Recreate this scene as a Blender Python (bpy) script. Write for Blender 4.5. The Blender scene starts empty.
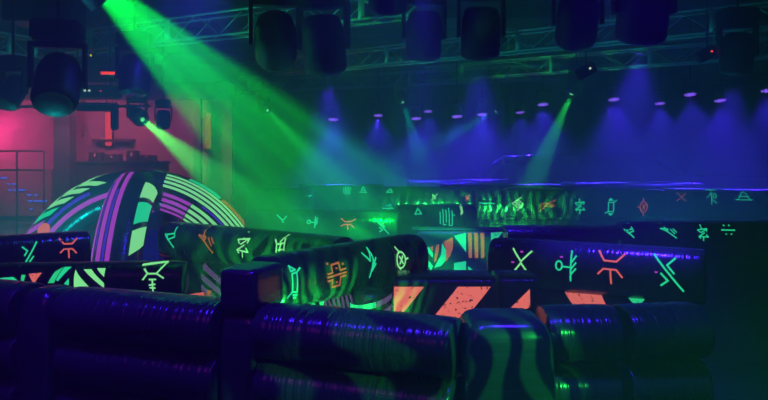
import bpy, bmesh, math, random
from mathutils import Vector, Matrix
R = random.Random(7)
PI = math.pi
S = bpy.context.scene
COL = S.collection

# ------------------------------------------------------------------ camera
F, YH, CH = 720.0, 150.0, 3.0            # focal length and horizon in pixels, eye height
cam = bpy.data.cameras.new('camera'); cam.sensor_width = 36.0; cam.lens = 36.0 * F / 768.0
cam.shift_y = (YH - 200.0) / 768.0
cam.clip_start = 0.05
co = bpy.data.objects.new('camera', cam); COL.objects.link(co)
co.location = (0, 0, CH); co.rotation_euler = (PI / 2, 0, 0)
S.camera = co

# ------------------------------------------------------------------ world, exposure
w = bpy.data.worlds.new('dark_hall'); S.world = w; w.use_nodes = True
w.node_tree.nodes['Background'].inputs[0].default_value = (0.010, 0.012, 0.03, 1)
w.node_tree.nodes['Background'].inputs[1].default_value = 0.0
HAZE = 0.048                              # theatrical haze fills the whole hall
hv = w.node_tree.nodes.new('ShaderNodeVolumeScatter'); hv.inputs['Color'].default_value = (1, 1, 1, 1)
hv.inputs['Density'].default_value = HAZE; hv.inputs['Anisotropy'].default_value = 0.25
w.node_tree.links.new(hv.outputs[0], w.node_tree.nodes['World Output'].inputs['Volume'])
S.view_settings.view_transform = 'Standard'; S.view_settings.look = 'None'
S.view_settings.exposure = 0.0; S.view_settings.gamma = 1.0; S.view_settings.use_curve_mapping = False
S.cycles.use_denoising = True
S.cycles.max_bounces = 4; S.cycles.volume_bounces = 0; S.cycles.transparent_max_bounces = 8
S.cycles.sample_clamp_indirect = 2.0
S.cycles.caustics_reflective = False; S.cycles.caustics_refractive = False
S.cycles.use_light_tree = True

# ------------------------------------------------------------------ lights
UV = (0.045, 0.010, 1.0); GRN = (0.02, 1.0, 0.09); TEAL = (0.0, 0.8, 0.55)
def gobo(li, kind, scale, contrast):
    li.use_nodes = True
    nt = li.node_tree; nd = nt.nodes; lk = nt.links
    em = nd['Emission']
    tc = nd.new('ShaderNodeTexCoord'); sp = nd.new('ShaderNodeSeparateXYZ'); lk.new(tc.outputs['Normal'], sp.inputs[0])
    dx = nd.new('ShaderNodeMath'); dx.operation = 'DIVIDE'; lk.new(sp.outputs[0], dx.inputs[0]); lk.new(sp.outputs[2], dx.inputs[1])
    dy = nd.new('ShaderNodeMath'); dy.operation = 'DIVIDE'; lk.new(sp.outputs[1], dy.inputs[0]); lk.new(sp.outputs[2], dy.inputs[1])
    cb = nd.new('ShaderNodeCombineXYZ'); lk.new(dx.outputs[0], cb.inputs[0]); lk.new(dy.outputs[0], cb.inputs[1])
    if kind == 'zebra':
        t = nd.new('ShaderNodeTexWave'); t.inputs['Scale'].default_value = scale
        t.inputs['Distortion'].default_value = 9.0; t.inputs['Detail'].default_value = 1.0
        t.inputs['Detail Scale'].default_value = 1.3
        lk.new(cb.outputs[0], t.inputs['Vector']); fac = t.outputs['Fac']
    elif kind == 'rays':
        t = nd.new('ShaderNodeTexWave'); t.bands_direction = 'Y'; t.inputs['Scale'].default_value = scale
        t.inputs['Distortion'].default_value = 3.0; t.inputs['Detail'].default_value = 1.0; t.inputs['Detail Scale'].default_value = 2.0
        lk.new(cb.outputs[0], t.inputs['Vector']); fac = t.outputs['Fac']
    else:
        t = nd.new('ShaderNodeTexNoise'); t.inputs['Scale'].default_value = scale; t.inputs['Detail'].default_value = 1.0
        t.inputs['Distortion'].default_value = 1.5
        lk.new(cb.outputs[0], t.inputs['Vector']); fac = t.outputs['Fac']
    mr = nd.new('ShaderNodeMapRange'); mr.inputs['From Min'].default_value = 0.5 - contrast; mr.inputs['From Max'].default_value = 0.5 + contrast
    mr.inputs['To Min'].default_value = 0.03; mr.inputs['To Max'].default_value = 1.6
    lk.new(fac, mr.inputs[0]); lk.new(mr.outputs[0], em.inputs['Strength'])
def spot(pos, target, power, color, deg, blend=0.4, size=0.06, g=None):
    li = bpy.data.lights.new('spot_beam', 'SPOT'); li.energy = power; li.color = color
    li.spot_size = math.radians(deg); li.spot_blend = blend; li.shadow_soft_size = size
    if g: gobo(li, *g)
    o = bpy.data.objects.new('spot_beam', li); COL.objects.link(o)
    o.location = pos
    o.rotation_euler = (Vector(target) - Vector(pos)).to_track_quat('-Z', 'Y').to_euler()
    return o

def at(px, py, Y):
    return Vector(((px - 384.0) * Y / F, Y, CH - (py - YH) * Y / F))

# fixtures: (position, aim, beam) used both for the light and for the lamp body built later
BIG = (at(108, -6, 8.0), at(326, 200, 10.0))
BDIR = (BIG[1] - BIG[0]).normalized()          # the lamp sits deep inside the open barrel of its head
spot(BIG[0] - BDIR * 0.55, BIG[1], 17000, (0.0, 1.0, 0.05), 27, 0.35, 0.03, ('rays', 3.6, 0.35))
# green / teal beams of the smaller heads
BEAMS = [  # px, py, Y, target(px, py, Y), power, degrees
    (143, 120, 14.6, (215, 178, 12.5), 12000, 12, GRN),
    (268, 111, 17.0, (345, 190, 15.0), 2600, 12, GRN),
    (403, 103, 20.0, (430, 190, 18.0), 1500, 16, TEAL),
    (495, 112, 21.0, (400, 162, 20.0), 2400, 14, TEAL),
    (571, 95, 17.0, (525, 200, 16.5), 4200, 17, GRN),
]
for px, py, Y, t, pw, dg, c in BEAMS:
    spot(at(px, py, Y), at(*t), pw, c, dg, 0.5, 0.05)
# ultraviolet cans in rows over the maze
CANS = [(333, 119, 19.0), (378, 115, 22.0), (416, 118, 20.0), (428, 111, 24.0), (457, 116, 19.5), (483, 108, 22.5),
        (482, 114, 21.0), (543, 104, 19.0), (614, 99, 18.5), (660, 103, 20.5), (690, 94, 17.0), (720, 100, 18.0), (767, 90, 16.5),
        (520, 112, 23.0)]
for px, py, Y in CANS:
    p = at(px, py, Y)
    spot(p - Vector((0, 0, 0.06)), p + Vector((0, -0.8, -3.0)), 1050, UV, 92, 0.9, 0.10)
# the larger moving heads, aimed down
HEADS = [  # px, py of the lens, Y, target offset, power, degrees, colour
    (640, 46, 7.5, (0.0, 1.2, -4), 1100, 60, UV),
    (480, 62, 9.3, (0.0, 1.0, -4), 900, 60, UV),
    (326, 76, 9.0, (0.3, 1.2, -4), 900, 60, UV),
    (423, 62, 10.0, (-0.1, 0.8, -4), 260, 50, UV),
    (735, 77, 11.5, (0.0, 1.0, -4), 900, 60, UV),
]
for px, py, Y, t, pw, dg, c in HEADS:
    p = at(px, py, Y) - Vector((0, 0, 0.03))
    spot(p, p + Vector(t), pw, c, dg, 0.8, 0.12)
# green pattern projector beyond the right edge of the frame, raking over the front walls
PROJ = (Vector((3.2, 0.9, 3.6)), Vector((0.55, 4.5, 1.42)))
spot(*PROJ, 800, GRN, 22, 0.4, 0.01, ('zebra', 6.0, 0.12))
# added green wash to tint the haze before the dark end of the front wall
ADDED_WASH = (Vector((5.2, 3.5, 3.1)), Vector((1.7, 3.5, 0.8)))
spot(*ADDED_WASH, 330, (0.0, 1.0, 0.30), 42, 0.7, 0.05)
# pattern projectors added on floor stands, hidden in the aisles
ADDED_STANDS = [(Vector((0.55, 13.75, 1.15)), Vector((0.75, 15.3, 1.75)), 480, 84, 3.0), (Vector((2.35, 13.3, 1.15)), Vector((2.6, 14.9, 1.75)), 800, 84, 3.2),
          (Vector((-0.15, 5.42, 1.12)), Vector((-0.55, 6.4, 1.85)), 210, 100, 2.2), (Vector((-1.6, 7.3, 1.2)), Vector((-1.5, 8.6, 1.75)), 340, 84, 2.4)]
for p, t, pw, dg, sc in ADDED_STANDS: spot(p, t, pw, GRN, dg, 0.5, 0.015, ('zebra', sc, 0.12))
# ultraviolet lamps hung over the front walls
OVER = [(-3.1, 4.7), (-1.6, 4.3), (0.0, 3.9), (1.5, 4.2)]
for x, y in OVER: spot(Vector((x, y, 5.5)), Vector((x, y + 0.9, 0)), 520, UV, 56, 0.9, 0.24)
OVER.append((-2.1, 9.0)); spot(Vector((-2.1, 9.0, 5.5)), Vector((-3.9, 10.6, 1.2)), 700, UV, 80, 0.8, 0.1)  # extra ultraviolet lamp, added to light the dome and its post
# deep blue shaft from a lamp above the picture
SHAFT = at(424, -26, 8.4)
spot(SHAFT, SHAFT + Vector((0, 0.4, -3)), 420, UV, 38, 0.8, 0.1)
# dim magenta fill lamp added on the viewer's side
spot(Vector((-3.6, 1.2, 5.6)), Vector((-1.6, 5.4, 1.4)), 120, (0.45, 0.03, 0.65), 60, 0.9, 1.2)
# teal floor uplights added to brighten the trusses
ADDED_UPL = [(-5.3, 10.9), (-0.6, 13.6), (4.6, 11.9)]
for (x, y), pw in zip(ADDED_UPL, (520, 260, 280)): spot(Vector((x, y, 0.42)), Vector((x, y + 0.3, 5)), pw, (0.0, 0.65, 0.6), 125, 0.6, 0.08)
# pink wash on the side room
PINKS = [(at(-34, 122, 18.1), at(30, 150, 19.0), 420, (1.0, 0.03, 0.24), 130),
         (at(60, 92, 16.2), at(70, 160, 19.0), 300, (0.85, 0.20, 0.42), 110),
         (at(112, 96, 17.0), at(110, 160, 19.0), 210, (1.0, 0.05, 0.14), 100),
         (at(170, 96, 17.0), at(180, 160, 19.0), 150, (1.0, 0.12, 0.32), 100)]
for p, t, pw, c, dg in PINKS:
    spot(p, t, pw, c, dg, 0.9, 0.15)

# ------------------------------------------------------------------ materials
MATS = {}
def mat(name, col, rough=0.6, metal=0.0, spec=0.5, noise=None, bump=None, emit=None, wear=None):
    m = bpy.data.materials.new(name); m.use_nodes = True
    nt = m.node_tree; nd = nt.nodes; lk = nt.links
    b = nd['Principled BSDF']
    b.inputs['Base Color'].default_value = (*col, 1); b.inputs['Roughness'].default_value = rough
    b.inputs['Metallic'].default_value = metal; b.inputs['Specular IOR Level'].default_value = spec
    if noise:
        sc, amt = noise
        tc = nd.new('ShaderNodeTexCoord'); t = nd.new('ShaderNodeTexNoise'); t.inputs['Scale'].default_value = sc; t.inputs['Detail'].default_value = 3
        lk.new(tc.outputs['Object'], t.inputs['Vector'])
        mx = nd.new('ShaderNodeMix'); mx.data_type = 'RGBA'
        mx.inputs[6].default_value = (*[c * (1 - amt) for c in col], 1); mx.inputs[7].default_value = (*[min(1, c * (1 + amt)) for c in col], 1)
        lk.new(t.outputs['Fac'], mx.inputs[0]); lk.new(mx.outputs[2], b.inputs['Base Color'])
    if bump:                                   # pleats that run across the tube: stretched noise on the UV map in metres
        tc = nd.new('ShaderNodeTexCoord'); mp = nd.new('ShaderNodeMapping'); mp.inputs['Scale'].default_value = (bump[0], bump[1], 1)
        lk.new(tc.outputs['UV'], mp.inputs[0])
        t = nd.new('ShaderNodeTexNoise'); t.inputs['Scale'].default_value = 1.0; t.inputs['Detail'].default_value = 2
        lk.new(mp.outputs[0], t.inputs['Vector'])
        bp = nd.new('ShaderNodeBump'); bp.inputs['Strength'].default_value = bump[2]; bp.inputs['Distance'].default_value = 0.03
        lk.new(t.outputs['Fac'], bp.inputs['Height']); lk.new(bp.outputs[0], b.inputs['Normal'])
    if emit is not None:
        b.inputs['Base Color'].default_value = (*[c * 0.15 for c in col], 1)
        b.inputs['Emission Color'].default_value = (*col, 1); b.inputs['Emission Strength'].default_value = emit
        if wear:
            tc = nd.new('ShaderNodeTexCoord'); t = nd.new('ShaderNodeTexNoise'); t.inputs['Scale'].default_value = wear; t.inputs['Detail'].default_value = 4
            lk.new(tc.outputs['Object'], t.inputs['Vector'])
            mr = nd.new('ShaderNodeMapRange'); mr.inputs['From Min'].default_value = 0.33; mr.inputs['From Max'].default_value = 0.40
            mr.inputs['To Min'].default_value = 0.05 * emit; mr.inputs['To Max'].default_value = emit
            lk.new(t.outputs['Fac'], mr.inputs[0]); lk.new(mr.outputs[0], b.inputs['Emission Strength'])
    MATS[name] = m; return m
VINYL = mat('black_vinyl', (0.050, 0.050, 0.055), 0.23, spec=0.9, noise=(2.5, 0.25), bump=(20, 0.9, 0.6))
VINYLP = mat('black_vinyl_post', (0.050, 0.050, 0.055), 0.24, spec=0.9, noise=(2.5, 0.25), bump=(22, 1.0, 0.15))
VINYL2 = mat('dark_vinyl_panel', (0.022, 0.024, 0.030), 0.42, spec=0.5, noise=(2.0, 0.25), bump=(14, 4, 0.2))
BLUEV = mat('vinyl_lit_blue', (0.10, 0.10, 0.85), 0.45, bump=(10, 3, 0.15))  # blue light on the dark post, put into its base colour
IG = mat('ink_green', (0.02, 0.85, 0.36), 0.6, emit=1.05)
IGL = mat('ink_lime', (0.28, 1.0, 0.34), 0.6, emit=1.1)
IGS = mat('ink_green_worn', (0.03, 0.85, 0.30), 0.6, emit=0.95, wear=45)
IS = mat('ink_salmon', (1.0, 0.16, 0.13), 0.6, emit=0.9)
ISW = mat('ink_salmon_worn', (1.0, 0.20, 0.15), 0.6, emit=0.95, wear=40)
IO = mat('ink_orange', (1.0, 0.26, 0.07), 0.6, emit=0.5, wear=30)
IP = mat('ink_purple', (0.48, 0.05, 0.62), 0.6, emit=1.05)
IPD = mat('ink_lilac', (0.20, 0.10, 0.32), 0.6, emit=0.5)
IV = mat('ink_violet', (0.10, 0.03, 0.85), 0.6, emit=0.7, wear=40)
METAL = mat('truss_aluminium', (0.62, 0.64, 0.66), 0.38, metal=0.15, noise=(6, 0.15))
BLK = mat('black_fixture', (0.012, 0.012, 0.014), 0.5, noise=(8, 0.2))
LENS = mat('lens_glass', (0.03, 0.03, 0.05), 0.12, spec=0.8)
CABLE = mat('black_cable', (0.010, 0.010, 0.010), 0.6)
FLOORM = mat('dark_floor', (0.018, 0.018, 0.022), 0.55, noise=(1.2, 0.4))
CEILM = mat('dark_ceiling', (0.03, 0.03, 0.035), 0.85, noise=(0.8, 0.4))
WALLM = mat('dark_wall', (0.05, 0.05, 0.06), 0.85, noise=(0.7, 0.3))
PINKW = mat('side_room_plaster', (0.30, 0.27, 0.29), 0.85, noise=(0.7, 0.15))
COLM = mat('column_paint', (0.10, 0.10, 0.11), 0.8, noise=(1.5, 0.3))
WOOD = mat('dark_counter', (0.03, 0.025, 0.03), 0.6, noise=(4, 0.3))
RACKM = mat('grey_panel', (0.22, 0.20, 0.21), 0.7, noise=(2, 0.2))
def glow(name, col, s):
    m = bpy.data.materials.new(name); m.use_nodes = True
    b = m.node_tree.nodes['Principled BSDF']; b.inputs['Base Color'].default_value = (0.02, 0.02, 0.02, 1)
    b.inputs['Emission Color'].default_value = (*col, 1); b.inputs['Emission Strength'].default_value = s
    return m
G_UV = glow('led_violet', (0.24, 0.09, 1.0), 2.6)
G_RED = glow('led_red', (1.0, 0.04, 0.02), 1.8)
G_STRIP = glow('tube_red', (1.0, 0.05, 0.06), 1.3)
G_STRIP2 = glow('tube_amber', (1.0, 0.16, 0.06), 0.35)
G_BLUE = glow('led_blue', (0.03, 0.12, 1.0), 1.7)
G_GREEN = glow('lens_green', (0.15, 1.0, 0.35), 1.2)
G_GREEND = glow('lens_green_dim', (0.01, 0.35, 0.08), 0.03)
G_WHITE = glow('led_white', (0.7, 1.0, 0.8), 1.0)
G_YEL = glow('led_yellow', (0.9, 0.7, 0.02), 0.9)
G_LENSV = glow('lens_violet', (0.10, 0.03, 1.0), 0.25)

# ------------------------------------------------------------------ object helpers
def tag(o, label=None, cat=None, group=None, kind=None):
    if label: o['label'] = label
    if cat: o['category'] = cat
    if group: o['group'] = group
    if kind: o['kind'] = kind
    return o
def empty(name, loc, label, cat, group=None, rz=0.0):
    o = bpy.data.objects.new(name, None); COL.objects.link(o); o.location = loc; o.rotation_euler = (0, 0, rz)
    o.empty_display_size = 0.1
    return tag(o, label, cat, group)
def link(name, me, m, parent=None, smooth=True):
    o = bpy.data.objects.new(name, me); COL.objects.link(o)
    if m and not me.materials: me.materials.append(m)
    if smooth:
        for p in me.polygons: p.use_smooth = True
    if parent: o.parent = parent
    return o
def mesh(name, vs, fs, uvs=None):
    me = bpy.data.meshes.new(name); me.from_pydata([tuple(v) for v in vs], [], fs); me.update()
    if uvs:
        ul = me.uv_layers.new(name='UVMap')
        for l in me.loops: ul.data[l.index].uv = uvs[l.vertex_index]
    return me
def box_mesh(name, x0, x1, y0, y1, z0, z1, bev=0.0):
    bm = bmesh.new(); bmesh.ops.create_cube(bm, size=1)
    for v in bm.verts: v.co = Vector(((x0 + x1) / 2 + v.co.x * (x1 - x0), (y0 + y1) / 2 + v.co.y * (y1 - y0), (z0 + z1) / 2 + v.co.z * (z1 - z0)))
    if bev: bmesh.ops.bevel(bm, geom=bm.edges[:], offset=bev, segments=2, affect='EDGES')
    me = bpy.data.meshes.new(name); bm.to_mesh(me); bm.free(); return me
def lathe(name, prof, n=20):
    vs, fs = [], []
    for r, z in prof:
        for i in range(n): a = 2 * PI * i / n; vs.append((r * math.cos(a), r * math.sin(a), z))
    for k in range(len(prof) - 1):
        for i in range(n):
            j = (i + 1) % n; fs.append((k * n + i, k * n + j, (k + 1) * n + j, (k + 1) * n + i))
    fs.append(tuple(range(n))[::-1]); fs.append(tuple((len(prof) - 1) * n + i for i in range(n)))
    return mesh(name, vs, fs)
def rod(name, p, q, r, n=8):
    p, q = Vector(p), Vector(q); d = (q - p); L = d.length
    M = d.to_track_quat('Z', 'Y').to_matrix()
    vs, fs = [], []
    for z in (0, L):
        for i in range(n): a = 2 * PI * i / n; vs.append(p + M @ Vector((r * math.cos(a), r * math.sin(a), z)))
    for i in range(n): j = (i + 1) % n; fs.append((i, j, n + j, n + i))
    fs.append(tuple(range(n))[::-1]); fs.append(tuple(range(n, 2 * n)))
    return mesh(name, vs, fs)
def pillow_box(name, a, b, c, p=5.0, k=12):
    """an inflated cushion: superellipsoid of half sizes a, b, c about its own centre"""
    bm = bmesh.new(); bmesh.ops.create_cube(bm, size=2)
    bmesh.ops.subdivide_edges(bm, edges=bm.edges[:], cuts=k, use_grid_fill=True)
    uv = []
    for v in bm.verts:
        x, y, z = [math.copysign(abs(math.sin(t * PI / 2)) ** 1.0, t) for t in v.co]
        s = (abs(x) ** p + abs(y) ** p + abs(z) ** p) ** (1 / p)
        v.co = Vector((x / s * a, y / s * b, z / s * c)); uv.append((v.co.z, v.co.x + v.co.y))
    me = bpy.data.meshes.new(name); bm.to_mesh(me); bm.free()
    ul = me.uv_layers.new(name='UVMap')
    for l in me.loops: ul.data[l.index].uv = uv[l.vertex_index]
    return me

# ------------------------------------------------------------------ inflated wall pieces
class Seg:
    """one inflated piece from p0 to p1 (left to right seen from the front), between heights zlo and zhi"""
    def __init__(s, base, p0, p1, zlo, zhi, th, n=2.6, pe=9.0, ka=0.7, kb=0.86):
        s.ka, s.kb = ka, kb
        s.base = Vector(base); s.p0 = Vector((*p0, 0)); s.p1 = Vector((*p1, 0)); d = s.p1 - s.p0
        s.L = d.length; s.du = d / s.L; s.nr = Vector((s.du.y, -s.du.x, 0))
        s.zc = (zlo + zhi) / 2; s.b = (zhi - zlo) / 2; s.a = th / 2; s.n = n; s.pe = pe
    def e(s, u):
        t = min(1.0, abs(2 * u / s.L - 1)); return (1 - t ** s.pe) ** (1 / s.pe)
    def surf(s, u, z, off=0.006):
        e = max(s.e(u), 0.3); v = max(-0.985, min(0.985, (z - s.zc) / (s.b * (s.kb + (1 - s.kb) * e))))
        d = s.a * (s.ka + (1 - s.ka) * e) * (1 - abs(v) ** s.n) ** (1 / s.n) + off
        return s.p0 + s.du * u + s.nr * d + Vector((0, 0, z)) - s.base
    def px(s, px, py):
        """the point of the front face that the picture shows at px, py, as (u, z)"""
        o = s.p0 + s.nr * s.a; k = (px - 384.0) / F
        # solve X = k Y on the face line o + du*u
        u = (k * o.y - o.x) / (s.du.x - k * s.du.y)
        Y = o.y + s.du.y * u
        return u, CH - (py - YH) * Y / F, Y
    def mesh(s, name, nu=40, nt=28):
        vs, fs, uv = [], [], []
        us = []
        for i in range(nu + 1):
            t = 2 * i / nu - 1; us.append(s.L / 2 * (1 + math.copysign(1 - (1 - abs(t)) ** 2.2, t)))
        for u in us:
            t = min(1.0, abs(2 * u / s.L - 1)); e = (1 - t ** s.pe) ** (1 / s.pe)
            ea = s.ka + (1 - s.ka) * e if t < 1 else 0.0
            eb = s.kb + (1 - s.kb) * e if t < 1 else 0.0
            if t >= 0.9999: ea = eb = 0.0
            for j in range(nt):
                a = 2 * PI * j / nt; c, q = math.cos(a), math.sin(a)
                y = s.a * ea * math.copysign(abs(c) ** (2 / s.n), c); z = s.b * eb * math.copysign(abs(q) ** (2 / s.n), q)
                vs.append(s.p0 + s.du * u + s.nr * y + Vector((0, 0, s.zc + z)) - s.base); uv.append((u, a / (2 * PI) * 2.2 * (s.a + s.b)))
        for i in range(nu):
            for j in range(nt):
                k = (j + 1) % nt; fs.append((i * nt + j, (i + 1) * nt + j, (i + 1) * nt + k, i * nt + k))
        return mesh(name, vs, fs, uv)

def poly_print(name, surf, pts, m, parent, cuts=3):
    """a flat print that follows the surface: pts in (u, z)"""
    bm = bmesh.new(); f = bm.faces.new([bm.verts.new((p[0], p[1], 0)) for p in pts])
    bmesh.ops.triangulate(bm, faces=bm.faces[:])
    for _ in range(cuts): bmesh.ops.subdivide_edges(bm, edges=bm.edges[:], cuts=1, use_grid_fill=True)
    for v in bm.verts: v.co = surf(v.co.x, v.co.y)
    bmesh.ops.recalc_face_normals(bm, faces=bm.faces[:])
    me = bpy.data.meshes.new(name); bm.to_mesh(me); bm.free()
    return link(name, me, m, parent)
def strokes_mesh(name, surf, lines, wd, step=0.05):
    vs, fs = [], []
    for pts in lines:
        for (x0, y0), (x1, y1) in zip(pts[:-1], pts[1:]):
            L = math.hypot(x1 - x0, y1 - y0)
            if L < 1e-5: continue
            nx, ny = -(y1 - y0) / L * wd / 2, (x1 - x0) / L * wd / 2; ex, ey = (x1 - x0) / L * wd * 0.35, (y1 - y0) / L * wd * 0.35
            k = max(1, int(L / step)); b = len(vs)
            for i in range(k + 1):
                t = i / k; x = x0 - ex + (x1 - x0 + 2 * ex) * t; y = y0 - ey + (y1 - y0 + 2 * ey) * t
                vs.append(surf(x + nx, y + ny)); vs.append(surf(x - nx, y - ny))
            for i in range(k): fs.append((b + 2 * i, b + 2 * i + 1, b + 2 * i + 3, b + 2 * i + 2))
    return mesh(name, vs, fs)
def ring(cx, cy, rx, ry, n=16): return [(cx + rx * math.cos(2 * PI * i / n), cy + ry * math.sin(2 * PI * i / n)) for i in range(n + 1)]
def dot(x, y, r=0.05): return [(x - r, y), (x + r, y)]
SYM = {
 'cross': [[(-.9, .95), (-.1, .12), (.8, .85)], [(-.95, -.85), (-.1, .0), (.8, -.95)]],
 'tree': [[(.35, 1), (.3, -1)], [(.33, .2), (.75, .7)], [(.33, -.2), (.75, .25)], [(.33, -.55), (.75, -.15)], ring(-.7, .0, .27, .3), [(-.42, -.05), (.32, -.08)]],
 'cup': [[(-1, 1), (-.55, .45), (.4, .42), (1, .9)], [(-1, -.42), (-.6, -.08), (.4, -.1), (.85, -.55)], [(-.05, -.1), (0, -1)]],
 'slash': [[(-.8, 1), (.95, -1)], [(.45, .85), (.0, .45), (.4, .0)], [(-.35, -.05), (.05, -.45), (-.35, -.75)]],
 'slash_r': [[(.95, 1), (-.6, -1)], [(-.5, .7), (.0, .4), (-.3, .05)], [(.6, -.05), (.2, -.45), (.5, -.7)]],
 'battery': [[(-.25, .55), (.3, .6), (.2, -.55), (-.3, -.5), (-.25, .55)], [(.3, .6), (.75, .8)], [(-.3, -.5), (-.75, -.8)], [(-.3, 1), (-.3, .7), (.2, .75), (-.3, 1)], [(-.2, -.7), (.25, -.72)], [(-.1, -.88), (.15, -.88)]],
 'castle': [[(-.95, .2), (-.5, .25), (-.5, .85), (.3, .95), (.35, .35), (.9, .4)], [(-1, -.05), (.95, .1)], [(-.95, -.35), (-.5, -.3), (-.5, -.9), (.3, -.85), (.35, -.2), (.9, -.15)], dot(-.85, 1), dot(-.05, .55), dot(.7, .8), dot(-.05, -.55)],
 'branch': [[(-.7, .75), (-.05, .15), (.3, 1)], [(.3, 1), (.35, .2), (-.2, -1)], [(.2, -.25), (.7, .3)], [(.1, -.55), (.6, -.1)]],
 'circlex': [ring(0, 0, .6, .62), [(-.2, .28), (.25, -.28)], [(.25, .28), (-.2, -.28)], [(-.1, .62), (-.35, 1)], [(-.1, -.62), (-.1, -1)], [(.6, .0), (.95, .05)]],
 'circlex_l': [ring(0.1, 0, .6, .62), [(-.1, .28), (.35, -.28)], [(.35, .28), (-.1, -.28)], [(.1, .62), (.1, 1)], [(.1, -.62), (.1, -1)], [(-.5, .0), (-.95, .0)]],
 'flagp': [[(.25, 1), (.55, -.05), (-.3, -.35), (-.5, .1), (.4, .25)], [(-.45, -.2), (-.75, .15)], [(-.2, -.35), (.5, -1)]],
 'lightning': [[(-.55, 1), (-.1, -.1), (.85, -1)], [(-.85, .35), (-.1, -.1), (.0, .25), (-.85, .35)], [(.3, .2), (.7, -.4)], [(.6, .25), (.95, -.2)]],
 'zig': [[(-.1, 1), (-.1, .55)], [(-.8, .4), (.75, .55), (-.3, .05)], [(-.8, .4), (-.5, .1)], [(.75, .55), (.6, .2)], [(.2, .0), (-.75, -.45), (.8, -.55)], [(.8, -.55), (.5, -.25)], [(-.75, -.45), (-.5, -.7)], [(0, -.55), (0, -1)]],
 'ytri': [[(-.95, .4), (-.5, -.1), (-.4, -1)], [(-.5, -.1), (.6, .15)], [(-.1, .2), (.3, .95), (.6, .15)], [(.1, .0), (.1, -.8)], [(.6, .15), (.75, -.7)], [(-.1, -.7), (.5, -.6)]],
 'bowtie': [[(-1, .85), (1, 1), (.3, .3), (-.45, .3), (-1, .85)], [(-.45, .3), (-.8, -.1)], [(.3, .3), (.9, .0)], [(-.25, -.1), (.25, -.1)], [(0, -.1), (.0, -1)], [(-.25, -.5), (.2, -.45)], [(-.2, -.7), (.2, -.72)]],
 'bar': [[(-1, 0), (1, -.08)], dot(-.4, .75), dot(.4, .75), dot(-.4, -.75), dot(.4, -.75)],
 'diamond': [[(-.9, .1), (.1, .6), (.8, -.1), (-.1, -.5), (-.9, .1)], [(-.9, .1), (.5, 1)], [(.8, -.1), (-.2, -1)], ring(.0, .05, .2, .2)],
 'arrow': [[(-.9, -.2), (-.5, .4), (.3, .5), (-.9, -.9)], [(-.3, .0), (1, 1)], [(.2, -.1), (.7, .3)], [(.5, -.2), (.9, .1)]],
 'boxsym': [[(-.4, .55), (.4, .55), (.4, -.55), (-.4, -.55), (-.4, .55)], [(.4, .55), (.9, .8)], [(-.4, -.55), (-.9, -.75)], [(-.3, .8), (.0, 1), (.3, .8), (-.3, .8)], [(-.3, -.8), (.0, -1), (.3, -.8), (-.3, -.8)]],
 'tee': [[(-.8, .9), (.7, .9)], [(-.05, .9), (-.05, -1)], [(-.05, .5), (-.8, -.1)], ring(.45, .15, .25, .3), [(-.05, -.3), (.7, -.8)]],
 'hat': [[(-1, -.7), (1, -.7)], [(-.7, -.7), (-.5, -.1), (.5, -.1), (.7, -.7)], [(-.5, .0), (0, .9), (.5, .0)]],
 'pillars': [[(-.9, .6), (-.9, -.8)], [(-.5, .9), (-.5, -.9), (-.1, -.9)], [(-.1, .8), (-.1, -.6)], [(.3, 1), (.3, -1), (.7, -1), (.7, .7)], dot(.95, .2)],
 'triangle': [[(-.7, -.5), (.1, .7), (.8, -.4), (-.7, -.5)]],
 'dash': [[(-1, 0), (1, 0)], [(0, 0), (0, -.4)]],
 'vee': [[(-.9, .9), (.3, -.3), (.9, .6)], [(.2, -.6), (.5, -.7)]],
}
INKWORD = {'ink_green': 'green', 'ink_lime': 'lime', 'ink_salmon': 'salmon', 'ink_orange': 'orange'}
def symbol(parent, seg, key, px, py, hpx, m, wpx=None, wd=1.9):
    u, z, Y = seg.px(px, py); h = hpx * Y / F / 2; wv = (seg.px(px + (wpx or hpx) / 2, py)[0] - seg.px(px - (wpx or hpx) / 2, py)[0]) / 2
    lines = [[(u + a * wv, z + b * h) for a, b in l] for l in SYM[key]]
    o = link('printed_symbol', strokes_mesh('printed_symbol', seg.surf, lines, wd * Y / F, 0.04), m, parent)
    return o
def panel_print(parent, seg, pts, m, cuts=3):
    return poly_print('printed_shape', seg.surf, [seg.px(*p)[:2] for p in pts], m, parent, cuts)

def crest(py, zt): return (CH - zt) * F / (py - YH)
def wall(name, label, pxl, Yl, pxr, Yr, zt, h, th, n=2.6, pe=9, panel=True, cat='inflatable barrier', group=None, pth=None, sections=1):
    """a free-standing inflated wall: a fat top tube on a lower curtain panel that reaches the floor"""
    p0 = at(pxl, 0, Yl).xy; p1 = at(pxr, 0, Yr).xy
    base = Vector(((p0.x + p1.x) / 2, (p0.y + p1.y) / 2, 0))
    t = empty(name, base, label, cat, group)
    tubes = []
    for i in range(sections):
        a = p0.lerp(p1, i / sections); b = p0.lerp(p1, (i + 1) / sections)
        s = Seg(base, a, b, zt - h, zt, th, n, pe); tubes.append(s)
        link('top_tube', s.mesh('top_tube'), VINYL, t)
    lp = None
    if panel:
        d = (p1 - p0).normalized() * 0.05
        lp = Seg(base, p0 + d, p1 - d, 0.0, zt - h + 0.03, pth or th * 0.72, 7.0, 14)
        link('lower_panel', lp.mesh('lower_panel', 30, 24), VINYL2, t)
    return t, tubes, lp

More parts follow.
